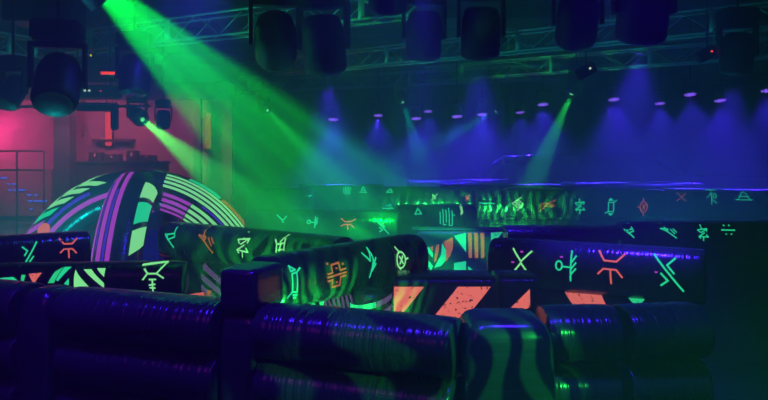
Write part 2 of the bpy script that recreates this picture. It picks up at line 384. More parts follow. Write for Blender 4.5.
# ------------------------------------------------------------------ the hall
def struct(name, me, m, label=None):
    o = link(name, me, m, smooth=False); o['kind'] = 'structure'
    if label: o['label'] = label
    return o
HX0, HX1, HY0, HY1, HZ = -13.0, 15.0, -2.5, 27.0, 6.3
struct('floor', box_mesh('floor', HX0 - .2, HX1 + .2, HY0 - .2, HY1 + .2, -0.2, 0.0), FLOORM)
struct('ceiling', box_mesh('ceiling', HX0 - .2, HX1 + .2, HY0 - .2, HY1 + .2, HZ, HZ + 0.2), CEILM)
struct('wall_left', box_mesh('wall_left', HX0 - .2, HX0, HY0 - .2, HY1 + .2, 0, HZ), WALLM)
struct('wall_right', box_mesh('wall_right', HX1, HX1 + .2, HY0 - .2, HY1 + .2, 0, HZ), WALLM)
struct('wall_back', box_mesh('wall_back', HX0, HX1, HY1, HY1 + .2, 0, HZ), WALLM)
struct('wall_front', box_mesh('wall_front', HX0, HX1, HY0 - .2, HY0, 0, HZ), WALLM)
for i in range(9):
    y = 1.5 + i * 3.0
    struct('trim_%d' % (i + 1), box_mesh('trim', HX0, HX1, y - 0.08, y + 0.08, HZ - 0.28, HZ), CEILM)

# ------------------------------------------------------------------ front wall: stacked tubes between upright posts
ZT = 1.90
A, B = Vector((-4.6, 6.577)), Vector((0.5, 4.7))
FN = (B - A).normalized()
def on_front(px):
    k = (px - 384.0) / F; d = B - A
    t = (k * A.y - A.x) / (d.x - k * d.y); return A + d * t
def stack_wall(label, p0, p1, zt=ZT, th=0.50, group=None, nrow=5, rows=None):
    base = Vector(((p0.x + p1.x) / 2, (p0.y + p1.y) / 2, 0)); t = empty('inflatable_barrier', base, label, 'inflatable barrier', group)
    h = zt / nrow
    for i in range(nrow):
        s = Seg(base, p0, p1, i * h - 0.012 * (i > 0), (i + 1) * h, th if i == nrow - 1 else th * 0.94, 2.3, 5, 0.82, 0.90)
        link('air_tube', s.mesh('air_tube', 48, 24), VINYL, t)
    return t
def post(label, c, a, b, zt, rz, name='inflatable_post', z0=0.0, m=None, cut=None, group=None, p=7.0):
    t = empty(name, (c.x, c.y, z0), label, 'inflatable post', group, rz)
    zs = [0.0] + ([cut] if cut else []) + [zt - z0]
    for z_a, z_b in zip(zs[:-1], zs[1:]):
        o = link('post_cushion', pillow_box('post_cushion', a, b, (z_b - z_a) / 2, p), m or VINYLP, t); o.location = (0, 0, (z_a + z_b) / 2)
    return t
rzf = math.atan2(FN.y, FN.x)
cuts = [(-60, 31), (72, 226.5), (266.5, 457)]
labs = ['black inflatable wall of stacked tubes on the far side of the narrow post',
        'long black inflatable wall of stacked tubes between the narrow post and the tall post',
        'black inflatable wall of stacked tubes between the tall post and the leaf-lit corner post']
for (a, b), l in zip(cuts, labs):
    stack_wall(l, on_front(a), on_front(b))
post('narrow black inflatable post joining two stacked-tube wall sections', on_front(51.5), 0.178, 0.235, 1.885, rzf, p=5.0)
post('tall black inflatable post with a square cushion top rising above the front wall', on_front(246.5) + Vector((0.03, 0.08)), 0.148, 0.23, 2.15, rzf, cut=1.83, p=9.0)
c = Vector((0.80, 4.86)); post('broad black inflatable corner post lit with a green leaf pattern', c, 0.302, 0.30, 1.90, 0.03, p=7.0)
q0, q1, q2, q3 = Vector((1.112, 5.08)), Vector((1.62, 5.10)), Vector((1.665, 5.10)), Vector((2.25, 5.2))
stack_wall('short black inflatable wall of stacked tubes right beside the leaf-lit corner post', q0, q1)
stack_wall('black inflatable wall of stacked tubes running off into the dark green haze', q2, q3)

# ------------------------------------------------------------------ tube walls of the maze
# middle tube from the tall post towards the back
t, tb, lp = wall('inflatable_barrier', 'black inflatable tube wall with a lime battery symbol and an orange castle symbol', 262, 5.78, 412, 7.35, 2.15, 0.47, 0.46, 2.4, 10)
s = tb[0]
symbol(t, s, 'battery', 295, 283, 34, IG, 18); symbol(t, s, 'castle', 337, 275, 25, IO, 19)
symbol(t, s, 'branch', 371, 263, 28, IG, 16); symbol(t, s, 'circlex', 401, 260, 26, IGL, 14)
for i in range(7):
    x = 327 + i * 4.2; panel_print(t, lp, [(x, 288), (x + 2.2, 288), (x + 2.2, 315), (x, 315)], IPD, 2)
for i in range(3):
    x = 303 + i * 8; panel_print(t, lp, [(x + 5, 300), (x + 9, 300), (x + 4, 314), (x, 314)], IGS, 2)
# banded round column beneath the far end of that tube
base = at(371, 0, 6.28).xy; t = empty('inflatable_bollard', (base.x, base.y, 0), 'round inflatable column banded in green and lilac beside the salmon striped block', 'inflatable bollard')
prof = [(0.08, 0.0), (0.16, 0.06), (0.172, 0.2)] + [(0.172 + 0.005 * math.sin(i), 0.2 + i * 0.085) for i in range(1, 18)] + [(0.15, 1.75), (0.07, 1.80)]
link('column_body', lathe('column_body', prof, 32), VINYL, t)
for k in range(6):
    z = 1.70 - k * 0.095
    for (a0, a1, m) in ((PI * 1.00, PI * 1.58, IGS), (PI * 1.585, PI * 2.0, IPD)):
        vs, fs = [], []
        for i in range(13):
            a = a0 + (a1 - a0) * i / 12; dz = 0.05 * math.sin(a + 1.1)
            for zz in (z + dz - 0.024, z + dz + 0.024): vs.append((0.183 * math.cos(a), 0.183 * math.sin(a), zz))
        for i in range(12): fs.append((2 * i, 2 * i + 2, 2 * i + 3, 2 * i + 1))
        link('printed_band', mesh('printed_band', vs, fs), m, t)

# salmon striped block
def block(label, pxl, Yl, pxr, Yr, zt, th):
    p0 = at(pxl, 0, Yl).xy; p1 = at(pxr, 0, Yr).xy; base = Vector(((p0.x + p1.x) / 2, (p0.y + p1.y) / 2, 0))
    t = empty('inflatable_block', base, label, 'inflatable block'); s = Seg(base, p0, p1, 0, zt, th, 9.0, 16)
    link('block_body', s.mesh('block_body', 40, 56), VINYL, t); return t, s
t, s = block('dark inflatable block with broad worn salmon diagonal stripes', 392, 6.45, 493, 6.45, 1.90, 0.52)
panel_print(t, s, [(394, 287), (424, 287), (399, 318), (394, 318)], ISW); panel_print(t, s, [(458, 287), (491, 287), (464, 320), (431, 320)], ISW)
t, s = block('narrow dark inflatable block with one salmon triangle', 494.5, 6.55, 533, 6.55, 1.885, 0.50)
panel_print(t, s, [(530, 289), (530, 307), (496, 322)], ISW)

# cross / tree / cup / slash tube
t, tb, lp = wall('inflatable_barrier', 'black inflatable tube wall with green cross, tree and slash symbols and a salmon cup', 494, 8.6, 706, 7.55, 1.96, 0.58, 0.56, 2.5, 9)
s = tb[0]
symbol(t, s, 'cross', 522, 263, 28, IGL, 22, 1.7); symbol(t, s, 'tree', 567, 266, 29, IG, 23, 1.7); symbol(t, s, 'cup', 611, 268, 31, IS, 26, 1.8)
symbol(t, s, 'slash', 667, 273, 34, IG, 34, 1.9)
for (x, y) in ((521, 252), (513, 262), (561, 257), (656, 272)):
    symbol(t, s, 'dash', x, y, 2, IP, 2, 1.5)
panel_print(t, lp, [(561, 289), (597, 289), (608, 309), (576, 309)], ISW); panel_print(t, lp, [(623, 294), (649, 295), (637, 308)], IGS)

# left tube with slash and cup
t, tb, lp = wall('inflatable_barrier', 'black inflatable tube wall with dull green slash and dull red cup symbols before the dome', -45, 8.15, 87, 8.95, 2.0, 0.50, 0.50, 2.6, 10)
s = tb[0]
symbol(t, s, 'slash_r', 27.5, 256, 26, IG, 20, 1.5); symbol(t, s, 'cup', 69, 248, 19, IS, 17, 1.5)
# low printed wall below it
t, tb, lp = wall('inflatable_barrier', 'low black inflatable wall with lime diagonal stripes and a lime bowtie symbol', -30, 7.45, 186, 7.6, 1.83, 0.36, 0.44, 2.4, 12, pth=0.40)
s = tb[0]
for pts, m in (([(0, 278), (13, 277), (20, 282), (0, 281)], IG), ([(21, 275), (25, 275), (24, 283), (21, 281)], IGS), ([(28, 274), (41, 273), (34, 284)], ISW),
               ([(62, 268), (69, 268), (58, 281), (56, 280)], IG), ([(48, 283), (54, 272), (61, 268), (54, 283)], IGS), ([(64, 284), (69, 278), (69, 285)], IG),
               ([(74, 270), (79, 276), (92, 290), (74, 287)], IGL), ([(82, 270), (90, 270), (104, 283), (104, 288)], IGL), ([(95, 269), (104, 269), (104, 277)], IGL)):
    panel_print(t, s if pts[0][1] < 271 and False else s, pts, m, 2)
symbol(t, s, 'bowtie', 152.5, 278, 28, IGL, 24, 1.6)

# tube with flag, lightning, zig, triangle symbols
t, tb, lp = wall('inflatable_barrier', 'black inflatable tube wall with green flag, salmon lightning and lime zigzag symbols', 171, 10.1, 345, 8.3, 2.0, 0.52, 0.52, 2.5, 10, sections=1)
s = tb[0]
symbol(t, s, 'flagp', 170, 236, 22, IG, 15, 1.5); symbol(t, s, 'lightning', 205, 240, 24, IO, 18, 1.5)
symbol(t, s, 'zig', 242.5, 245, 24, IGL, 14, 1.5); symbol(t, s, 'ytri', 279, 244, 17, IGL, 13, 1.6)
for i in range(3):
    y = 265 + i * 11 - 3; x = 201
    panel_print(t, lp, [(x, y), (x + 1, y + 7), (x + 21, y + 24), (x + 24, y + 20)], IPD, 2)
panel_print(t, lp, [(172, 297), (204, 292), (206, 299), (172, 301)], IS, 2); panel_print(t, lp, [(207, 291), (212, 290), (209, 299), (205, 299)], IO, 2)

# tube behind: vee, tree, cup, slash
t, tb, lp = wall('inflatable_barrier', 'black inflatable tube wall with small vee, tree, red cup and slash symbols', 250, 12.4, 400, 11.9, 2.0, 0.55, 0.55, 2.5, 10)
s = tb[0]
symbol(t, s, 'vee', 281, 219, 9, IG, 11, 1.1); symbol(t, s, 'tree', 313, 222, 11, IG, 12, 1.1); symbol(t, s, 'cup', 348, 224, 11, IS, 14, 1.1); symbol(t, s, 'slash', 382, 227, 13, IG, 14, 1.2)
# tube with pillars sign over the patchwork panel
t, tb, lp = wall('inflatable_barrier', 'black inflatable tube wall with pillar symbol above a green and orange patchwork panel', 396, 12.9, 474, 13.1, 2.02, 0.52, 0.52, 2.5, 9)
s = tb[0]
symbol(t, s, 'dash', 389, 209, 6, IG, 11, 0.9); symbol(t, s, 'triangle', 418, 212, 9, IG, 9, 1.1); symbol(t, s, 'pillars', 447, 217, 17, IG, 15, 1.1); symbol(t, s, 'slash_r', 462, 210, 9, IGL, 3, 1.4)
# patchwork panel wall that stands before it
t, tb, lp = wall('inflatable_barrier', 'dark inflatable wall with a patchwork print of green leaves and orange bars', 412, 11.2, 517, 11.2, 1.80, 0.05, 0.34, 3.0, 14, pth=0.42)
s = lp
def leaf(pts, m): panel_print(t, s, pts, m, 2)
leaf([(415, 258), (425, 270), (419, 270), (415, 264)], IG); leaf([(415, 250), (420, 249), (433, 266), (431, 271), (426, 262)], IG)
leaf([(424, 248), (429, 247), (433, 253), (433, 258)], IG); leaf([(430, 247), (433, 246), (433, 252)], IO)
leaf([(434, 262), (436, 245), (439, 244), (439, 249), (436, 262)], IO); leaf([(434, 268), (441, 255), (442, 243), (446, 250), (446, 260), (441, 266)], IG)
leaf([(443, 242), (453, 237), (453, 248), (450, 256), (446, 262), (446, 250)], IO); leaf([(454, 236), (466, 233), (466, 252)], IG)
for i in range(3): leaf([(468 + 6.2 * i, 233), (472 + 6.2 * i, 233), (472 + 6.2 * i, 258), (468.6 + 6.2 * i, 258)], IO)
leaf([(454, 263), (466, 261), (466, 272), (454, 272)], IG); leaf([(468, 266), (475, 272), (468, 272)], IG); leaf([(487, 257), (490, 257), (490, 272), (487, 272)], IPD)
leaf([(491, 233), (503, 232), (494, 243), (491, 246)], IGS)

# long far row: bar, diamond, arrow, zig, box, circle
t, tb, lp = wall('inflatable_barrier', 'long black inflatable tube wall with bar, diamond, arrow, zigzag and boxed symbols', 476, 15.2, 662, 15.2, 2.2, 0.68, 0.62, 2.5, 12)
s = tb[0]
symbol(t, s, 'bar', 487, 203, 10, IG, 15, 1.2); symbol(t, s, 'diamond', 518, 204, 13, IGL, 13, 1.1); symbol(t, s, 'arrow', 547, 206, 12, IO, 17, 1.1)
symbol(t, s, 'zig', 580, 206, 15, IG, 12, 1.0); symbol(t, s, 'boxsym', 611, 207, 17, IG, 13, 1.0); symbol(t, s, 'circlex_l', 643, 207, 17, IO, 12, 0.9)
t, tb, lp = wall('inflatable_barrier', 'black inflatable tube wall with faint hat and tee symbols at the hall side', 664, 15.6, 800, 15.0, 2.2, 0.66, 0.62, 2.5, 12)
s = tb[0]
symbol(t, s, 'cross', 682, 197, 9, IO, 11, 0.5); symbol(t, s, 'tee', 712, 197, 15, IG, 13, 0.6); symbol(t, s, 'hat', 744, 196, 11, IG, 17, 0.6)
panel_print(t, lp, [(688, 210), (694, 210), (695, 213), (688, 213)], IS, 1); panel_print(t, lp, [(746, 210), (753, 210), (751, 214), (745, 214)], IS, 1)
t, tb, lp = wall('inflatable_barrier', 'black inflatable tube wall swept with green zebra light, small green marks on it', 384, 15.9, 473, 15.6, 2.2, 0.60, 0.62, 2.5, 10)
s = tb[0]
symbol(t, s, 'triangle', 389, 191, 6, IG, 8, 1.0); symbol(t, s, 'slash_r', 434, 197, 6, IGL, 7, 0.9); symbol(t, s, 'slash_r', 467, 198, 5, IS, 5, 0.9)
# nearer row behind the cross wall
t, tb, lp = wall('inflatable_barrier', 'plain black inflatable tube wall with torn green print just below its tube', 505, 9.95, 619, 9.95, 1.96, 0.20, 0.50, 2.6, 12, pth=0.46)
for pts in ([(511, 233), (526, 232), (523, 236), (509, 236)], [(544, 232), (547, 232), (545, 235), (543, 235)], [(612, 231), (612, 237), (601, 236)]): panel_print(t, lp, pts, IG, 1)
t, tb, lp = wall('inflatable_barrier', 'black inflatable tube wall with flag, lightning, zigzag and dotted bar symbols', 620, 10.1, 800, 10.3, 2.0, 0.52, 0.50, 2.5, 10)
s = tb[0]
symbol(t, s, 'flagp', 631, 231, 13, IG, 12, 1.2); symbol(t, s, 'lightning', 669, 231, 14, IG, 17, 1.1); symbol(t, s, 'zig', 703.5, 233, 15, IG, 12, 1.2); symbol(t, s, 'bar', 729, 230, 11, IG, 13, 1.3)
# hazy rows far behind
t, tb, lp = wall('inflatable_barrier', 'hazy far inflatable tube wall with small pillar and hat signs', 300, 17.2, 384, 17.0, 2.2, 0.6, 0.6, 2.5, 8)
symbol(t, tb[0], 'pillars', 347, 190, 8, IG, 8, 0.7); symbol(t, tb[0], 'hat', 363, 190, 7, IG, 7, 0.8)
t, tb, lp = wall('inflatable_barrier', 'hazy far inflatable tube wall with rounded top behind the green beam', 250, 14.5, 312, 14.3, 2.24, 0.6, 0.6, 2.3, 5)
symbol(t, tb[0], 'dash', 308, 196, 5, IG, 5, 1.0)
for lab, a in (('far black inflatable tube wall with a violet sheen, nearest the slanted frames', (408, 20.6, 508, 20.2, 2.2)),
               ('far black inflatable tube wall with a violet sheen behind the zebra-lit row', (440, 17.6, 560, 17.4, 2.2)),
               ('far black inflatable tube wall with a violet sheen behind the boxed symbols', (562, 17.8, 700, 17.8, 2.24)),
               ('far black inflatable tube wall with a violet sheen beside the second slanted frame', (690, 20.0, 800, 19.6, 2.3))):
    wall('inflatable_barrier', lab, a[0], a[1], a[2], a[3], a[4], 0.5, 0.6, 2.4, 12)
# slanted frames at the back
def slant(label, pts, Y, r=0.16):
    P = [at(x, y, Y) for x, y in pts]; base = Vector((sum(p.x for p in P) / len(P), Y, 0)); t = empty('inflatable_ramp', base, label, 'inflatable ramp')
    body = [(p.x, p.z) for p in P] + [(P[-1].x, 0.0), (P[0].x, 0.0)]
    vs = [Vector((x, Y + dy, z)) - base for dy in (0.05, 1.4) for x, z in body]; n = len(body)
    fs = [tuple(range(n))[::-1], tuple(range(n, 2 * n))] + [(i, (i + 1) % n, n + (i + 1) % n, n + i) for i in range(n)]
    link('ramp_body', mesh('ramp_body', vs, fs), VINYL2, t, smooth=False)
    for a, b in zip(P[:-1], P[1:]):
        link('edge_tube', rod('edge_tube', a - base, b - base, r, 14), VINYL, t)
slant('dark inflatable ramp with slanted violet edge tubes behind the zebra-lit row', [(483, 178), (503, 160), (577, 159.5), (592, 160)], 22.0)
slant('second dark inflatable ramp with slanted violet edge tubes behind the boxed symbols', [(575, 172), (588, 157), (655, 157.5), (682, 174), (691, 152)], 24.0)

# ------------------------------------------------------------------ dome of crossing arches
DC = Vector((-4.38, 13.0, 0)); ALPHA = math.radians(6)
dome = empty('inflatable_dome', DC, 'inflatable dome of crossing arches with purple, green and white stripes', 'inflatable dome', rz=ALPHA)
AO, HO, SZ = 2.36, 2.66, 0.72                    # outer half span, outer height, tube size
ac, hc, hw = AO - SZ / 2, HO - SZ / 2, SZ / 2
class Arch:
    def __init__(s, ang, a=ac, h=hc): s.d = Vector((math.cos(ang), math.sin(ang), 0)); s.l = Vector((-math.sin(ang), math.cos(ang), 0)); s.a = a; s.h = h
    def at(s, deg, t, off=0.0):
        '''point of the skin: deg is the angle about the tube, 0 on its outer crown'''
        c = s.d * (s.a * math.cos(t)) + Vector((0, 0, s.h * math.sin(t)))
        n = s.d * (math.cos(t) / s.a) + Vector((0, 0, math.sin(t) / s.h)); n.normalize()
        a = math.radians(deg); x, y = math.cos(a), math.sin(a); r = hw / (abs(x) ** 2.8 + abs(y) ** 2.8) ** (1 / 2.8) + off
        return c + n * (x * r) + s.l * (y * r)
    def mesh(s, name, t0=0.0, t1=PI, nu=48, nt=36):
        vs, fs, uv = [], [], []
        for i in range(nu + 1):
            t = t0 + (t1 - t0) * i / nu
            for j in range(nt): vs.append(s.at(360 * j / nt, t)); uv.append((t * 2, j * 0.07))
        for i in range(nu):
            for j in range(nt):
                k = (j + 1) % nt; fs.append((i * nt + j, i * nt + k, (i + 1) * nt + k, (i + 1) * nt + j))
        fs.append(tuple(range(nt))[::-1]); fs.append(tuple(nu * nt + j for j in range(nt)))
        return mesh(name, vs, fs, uv)
lr, fb = Arch(0.0), Arch(-PI / 2)                # left-right arch (t=0 right foot), front-back arch (t=0 front foot)
link('arch', lr.mesh('arch'), VINYL, dome); link('arch', fb.mesh('arch', 0.0, PI / 2 - 0.13, 40), VINYL, dome); link('arch', fb.mesh('arch', PI / 2 + 0.13, PI, 40), VINYL, dome)
def strip(ar, g0, g1, t0, t1, m, nm='printed_stripe', skew=0.0, conv=0.0):
    vs, fs = [], []; k = max(2, int(abs(t1 - t0) / 0.05)); w_ = max(2, int(abs(g1 - g0) / 8) + 1)
    for i in range(k + 1):
        t = t0 + (t1 - t0) * i / k
        for j in range(w_):
            f = j / (w_ - 1); vs.append(ar.at(g0 + (g1 - g0) * f + conv * i / k, t + skew * f, 0.010))
    for i in range(k):
        for j in range(w_ - 1): b = i * w_ + j; fs.append((b, b + w_, b + w_ + 1, b + 1))
    link(nm, mesh(nm, vs, fs), m, dome)
# front leg: purple lines along the crown, lime and green lozenges on the flank towards the right
for g in (-78, -52, -30, -8): strip(fb, g - 5.5, g + 5.5, 0.35, 1.38, IP)
strip(fb, -42, -38, .6, 1.25, IV); strip(fb, -22, -16, .4, 1.1, IV)
strip(fb, -100, -93, .4, 1.05, IO)
for t0, t1, m in ((1.02, 1.22, IGL), (.78, .97, IG), (.56, .73, IGL)): strip(fb, 38, 92, t0, t1, m, skew=0.14)
strip(fb, 40, 88, .30, .52, IS)
# left leg: chevrons on the crown, purple line on the flank that faces the front
for i in range(8):
    t = 1.80 + i * 0.135; m = (IGL, IGL, IGL, IG, IP, IG, IGS, IG)[i]
    strip(lr, -60, -36, t, t + .085, m, 'printed_chevron', skew=0.14); strip(lr, -36, -8, t + .14, t + .225, m, 'printed_chevron', skew=-0.14)
strip(lr, -98, -86, 1.80, 2.95, IP); strip(lr, -76, -67, 1.95, 2.45, IV)
disc = [lr.at(-74 + 14 * math.cos(2 * PI * i / 20), 2.40 + .055 * math.sin(2 * PI * i / 20), 0.022) for i in range(20)]
link('printed_dot', mesh('printed_dot', disc, [tuple(range(20))]), IS, dome)
# right leg: striped flank and crown
for g in (-92, -107, -122, -138): strip(lr, g - 4.5, g + 4.5, .05, .72, IP); strip(lr, g - 4.5, g + 4.5, .74, 1.08, IGL); strip(lr, g - 4.5, g + 4.5, 1.09, 1.34, IP)
strip(lr, -81, -76, .3, 1.0, IV)
for g in (-70, -59, -48, -37): strip(lr, g - 3.4, g + 3.4, .1, 1.36, IGL)
for g in (-24, -9): strip(lr, g - 5, g + 5, .1, .55, IG); strip(lr, g - 5, g + 5, .56, .92, IO); strip(lr, g - 5, g + 5, .94, 1.2, IG)
# post behind the arches, the blue light on it put into its colour
c = at(150.5, 0, 13.4).xy
t = post('inflatable post coloured as blue-lit, with a pale violet line, inside the dome', c, 0.21, 0.17, 1.97, 0.0, m=BLUEV)
link('printed_line', box_mesh('printed_line', -0.11, 0.11, -0.176, -0.160, 1.86, 1.885), IP, t)

# ------------------------------------------------------------------ trusses
def truss(label, p, q, size=0.40):
    """four-chord box truss; p, q are the ends of the lower front chord"""
    p, q = Vector(p), Vector(q); d = q - p; L = d.length; u = d / L; n = Vector((-u.y, u.x, 0)); up = Vector((0, 0, size))
    t = empty('lighting_truss', p, label, 'truss', 'trusses under the ceiling')
    cs = [Vector(), up, n * size, n * size + up]
    for c in cs: link('chord', rod('chord', c, c + d, 0.026, 8), METAL, t)
    k = max(2, int(L / 0.55)); st = L / k
    bm_ = {}
    for i in range(k):
        a, b = u * (i * st), u * ((i + 1) * st)
        for c0, c1 in ((cs[0], cs[1]), (cs[2], cs[3])):
            x, y = (a + c0, b + c1) if i % 2 == 0 else (a + c1, b + c0)
            link('brace', rod('brace', x, y, 0.011, 5), METAL, t)
        x, y = (a + cs[0], b + cs[2]) if i % 2 == 0 else (a + cs[2], b + cs[0])
        link('brace', rod('brace', x, y, 0.010, 5), METAL, t)
    for f in (0.25, 0.75):
        c = u * (L * f) + up + n * size / 2
        link('hanger_rod', rod('hanger_rod', c, Vector((c.x, c.y, HZ - p.z)), 0.012, 6), METAL, t)
    for f in (0.12, 0.38, 0.62, 0.88):
        c = u * (L * f) + up * 0.5; link('gusset_plate', box_mesh('gusset_plate', c.x - .05, c.x + .05, c.y - .02, c.y + .02, c.z - .2, c.z + .2), METAL, t)
    return t
ZL = 5.0
def tp(px, py): return at(px, py, 2.0 * F / (YH - py))
truss('aluminium box truss behind the big green beam, its end meeting the short truss', tp(58, 53), tp(420, 12))
truss('short aluminium box truss over the pink-lit side room', tp(-60, 44), tp(46, 58))
truss('long aluminium box truss above the middle of the maze', tp(236, 78), tp(830, 20))
truss('aluminium box truss above the far symbol walls', tp(425, 81), tp(850, 50))
truss('dim aluminium box truss furthest over the back rows', tp(215, 93), tp(560, 78))

# ------------------------------------------------------------------ lamps
def moving_head(label, lens, aim, r, lensmat=LENS, led=None, base_dx=0.0, hang=True, group='moving head lamps', barrel=False):
    """hanging moving head: base box, yoke with two arms, barrel head whose lens is at `lens` and looks at `aim`"""
    lens, aim = Vector(lens), Vector(aim); d = (aim - lens).normalized()
    Lh = r * 2.6; piv = lens - d * (Lh * 0.55)
    t = empty('moving_head_light', (piv.x, piv.y, piv.z), label, 'stage light', group)
    M = d.to_track_quat('Z', 'Y').to_matrix().to_4x4()
    h = link('head', lathe('head', [(r * .55, -Lh * .45), (r * .82, -Lh * .40), (r * .98, -Lh * .2), (r, 0), (r, Lh * .45), (r * .92, Lh * .53), (r * .84, Lh * .55)], 24), BLK, t); h.matrix_local = M
    if barrel:                                   # open barrel: outer skin, rim, inner wall
        h.data = lathe('head', [(r * .55, -Lh * .45), (r * .82, -Lh * .40), (r, -Lh * .2), (r, Lh * .55), (r * .86, Lh * .55), (r * .80, -Lh * .30)], 28); h.data.materials.append(BLK)
        for p_ in h.data.polygons: p_.use_smooth = True
    g = link('lens', lathe('lens', [(r * .80, 0), (r * .7, r * .08), (r * .4, r * .15), (r * .1, r * .17)], 24), LENS if lensmat is G_GREEN else lensmat, h); g.location = (0, 0, -Lh * .34 if barrel else Lh * .545)
    if lensmat is G_GREEN:
        k = link('lamp_core', lathe('lamp_core', [(r * .26, 0), (r * .22, r * .04), (r * .08, r * .06)], 14), lensmat, h); k.location = (0, 0, Lh * .56 + r * .12)
    ax = Vector((-d.y, d.x, 0)); ax = ax.normalized() if ax.length > 0.15 else Vector((1, 0, 0))
    rz = math.atan2(ax.y, ax.x)
    yk = bpy.data.objects.new('yoke', bm_yoke(r)); COL.objects.link(yk); yk.parent = t; yk.rotation_euler = (0, 0, rz)
    b = link('base', box_mesh('base', -r * 1.05, r * 1.05, -r * .85, r * .85, r * 1.75, r * 2.7, r * .12), BLK, t, smooth=False); b.rotation_euler = (0, 0, rz)
    if led:
        e = link('status_led', box_mesh('status_led', -.02, .02, -.012, 0, -.02, .02), led, t); e.location = (-r * .6, -r * 0.98, r * 2.2)
    if hang:
        link('clamp_pipe', rod('clamp_pipe', (0, 0, r * 2.68), (0, 0, HZ - piv.z - 0.02), 0.02, 8), BLK, t)
    return t
def bm_yoke(r):
    bm = bmesh.new()
    for sx in (-1, 1):
        g = bmesh.ops.create_cube(bm, size=1)
        for v in g['verts']: v.co = Vector((sx * r * 1.14 + v.co.x * r * .16, v.co.y * r * .55, r * .6 + v.co.z * r * 1.9))
    g = bmesh.ops.create_cube(bm, size=1)
    for v in g['verts']: v.co = Vector((v.co.x * r * 2.44, v.co.y * r * .6, r * 1.62 + v.co.z * r * .26))
    me = bpy.data.meshes.new('yoke'); bm.to_mesh(me); bm.free(); me.materials.append(BLK); return me
def off(p, d, k): return p - (Vector(d) - Vector(p)).normalized() * k
moving_head('large black moving head lamp throwing the big green beam', BIG[0], BIG[1], 0.27, LENS, barrel=True)
for (px, py, Y, t, pw, dg, c), r, lab, led in zip(HEADS, (0.26, 0.25, 0.27, 0.25, 0.25),
        ('broad black moving head lamp aimed straight down under the long truss', 'black moving head lamp aimed down over the zebra-lit rows', 'black moving head lamp beside the box with an orange status light',
         'black moving head lamp inside the blue shaft of light', 'black moving head lamp with violet lens near the small dangling strobe'), (None, None, None, None, None)):
    p = at(px, py, Y); moving_head(lab, p + Vector((0, 0, 0.05)), p + Vector(t), r, LENS, led)
for (px, py, Y, t, pw, dg, c), r, lab in zip(BEAMS, (0.17, 0.14, 0.15, 0.14, 0.19),
        ('small black moving head lamp with a green beam over the pink side room', 'small moving head lamp with a thin green beam behind the big beam', 'small moving head lamp with a faint teal beam among the violet cans',
         'small moving head lamp with a teal beam slanting back over the maze', 'black moving head lamp with a green beam falling over the boxed symbols')):
    p = at(px, py, Y); q = at(*t); moving_head(lab, off(p, q, 0.05), q, r, G_GREEN)
EXTRA = [('black moving head lamp with dim green lens before the pink wall', 54, 104, 8.6, (0.5, -2.0, -2.5), 0.27, G_GREEND, None),
         ('black moving head lamp hanging under the first truss by the big beam', 134, 94, 10.5, (0.05, -0.4, -2), 0.22, LENS, None),
         ('small dark lamp hanging beside the small green beam', 163, 128, 14.5, (0.1, -.5, -2), 0.14, LENS, None),
         ('dark lamp hanging at the picture wall over the side room entrance', 4, 104, 9.5, (-.5, -1.5, -2.0), 0.17, G_GREEND, None),
         ('black lamp with an orange status light on its square base', 276, 58, 8.4, (-.2, 1.5, -1.0), 0.24, LENS, G_RED),
         ('black lamp with a red status light above the falling green beam', 575, 42, 8.6, (.2, 1.5, -1.6), 0.24, LENS, G_RED),
         ('black lamp silhouetted high above the blue shaft', 388, 12, 7.4, (0, 1, -2.5), 0.20, LENS, None)]
for lab, px, py, Y, dv, r, lm, led in EXTRA:
    p = at(px, py, Y); moving_head(lab, p, p + Vector(dv), r, lm, led)
# pattern projector, and those added on floor stands
moving_head('pattern projector throwing green leaf light on the corner post', off(*PROJ, 0.06), PROJ[1], 0.16, LENS)
for (p, t, pw, dg, sc), lab in zip(ADDED_STANDS, ('added green pattern projector on a stand behind the pillar symbol wall', 'added green pattern projector on a stand before the long far row',
        'added green pattern projector on a stand before the castle symbol tube', 'added green pattern projector on a stand before the flag and lightning tube')):
    d = (t - p).normalized(); c = p - d * 0.10
    o = empty('added_floor_projector', (c.x, c.y, 0), lab, 'stage light')
    link('stand_base', lathe('stand_base', [(.20, 0), (.20, .03), (.04, .05)], 20), BLK, o); link('stand_pole', rod('stand_pole', (0, 0, .04), (0, 0, c.z - .05), .018, 8), BLK, o)
    h = link('projector_head', lathe('projector_head', [(.05, -.18), (.075, -.15), (.08, .0), (.08, .07), (.06, .085)], 18), BLK, o)
    h.matrix_local = Matrix.Translation((0, 0, c.z)) @ d.to_track_quat('Z', 'Y').to_matrix().to_4x4()
    g = link('lens', lathe('lens', [(.052, .0), (.03, .006), (.01, .008)], 14), LENS, h); g.location = (0, 0, .085)
moving_head('added green wash lamp beyond the dark end of the front wall', off(*ADDED_WASH, 0.08), ADDED_WASH[1], 0.13, LENS)
# ultraviolet cans
def can(label, p, group):
    t = empty('ultraviolet_can', p, label, 'stage light', group)
    b = link('housing', lathe('housing', [(.10, .28), (.14, .24), (.155, .06), (.165, 0.0), (.15, -.01)], 18), BLK, t)
    b.rotation_euler = (math.radians(-14), 0, 0)
    for ang in range(7):
        for rr in (0.05, 0.11):
            a = 2 * PI * ang / 7 + rr * 20
            e = link('led', LEDM, None, b); e.location = (rr * math.cos(a), rr * math.sin(a), -0.015)
    link('bracket', rod('bracket', (-.17, 0, .08), (-.17, 0, .36), .012, 6), BLK, t); link('bracket', rod('bracket', (.17, 0, .08), (.17, 0, .36), .012, 6), BLK, t)
    link('bracket_bar', rod('bracket_bar', (-.17, 0, .36), (.17, 0, .36), .012, 6), BLK, t)
    link('clamp_pipe', rod('clamp_pipe', (0, 0, .36), (0, 0, HZ - p.z), .016, 6), BLK, t)
    return t
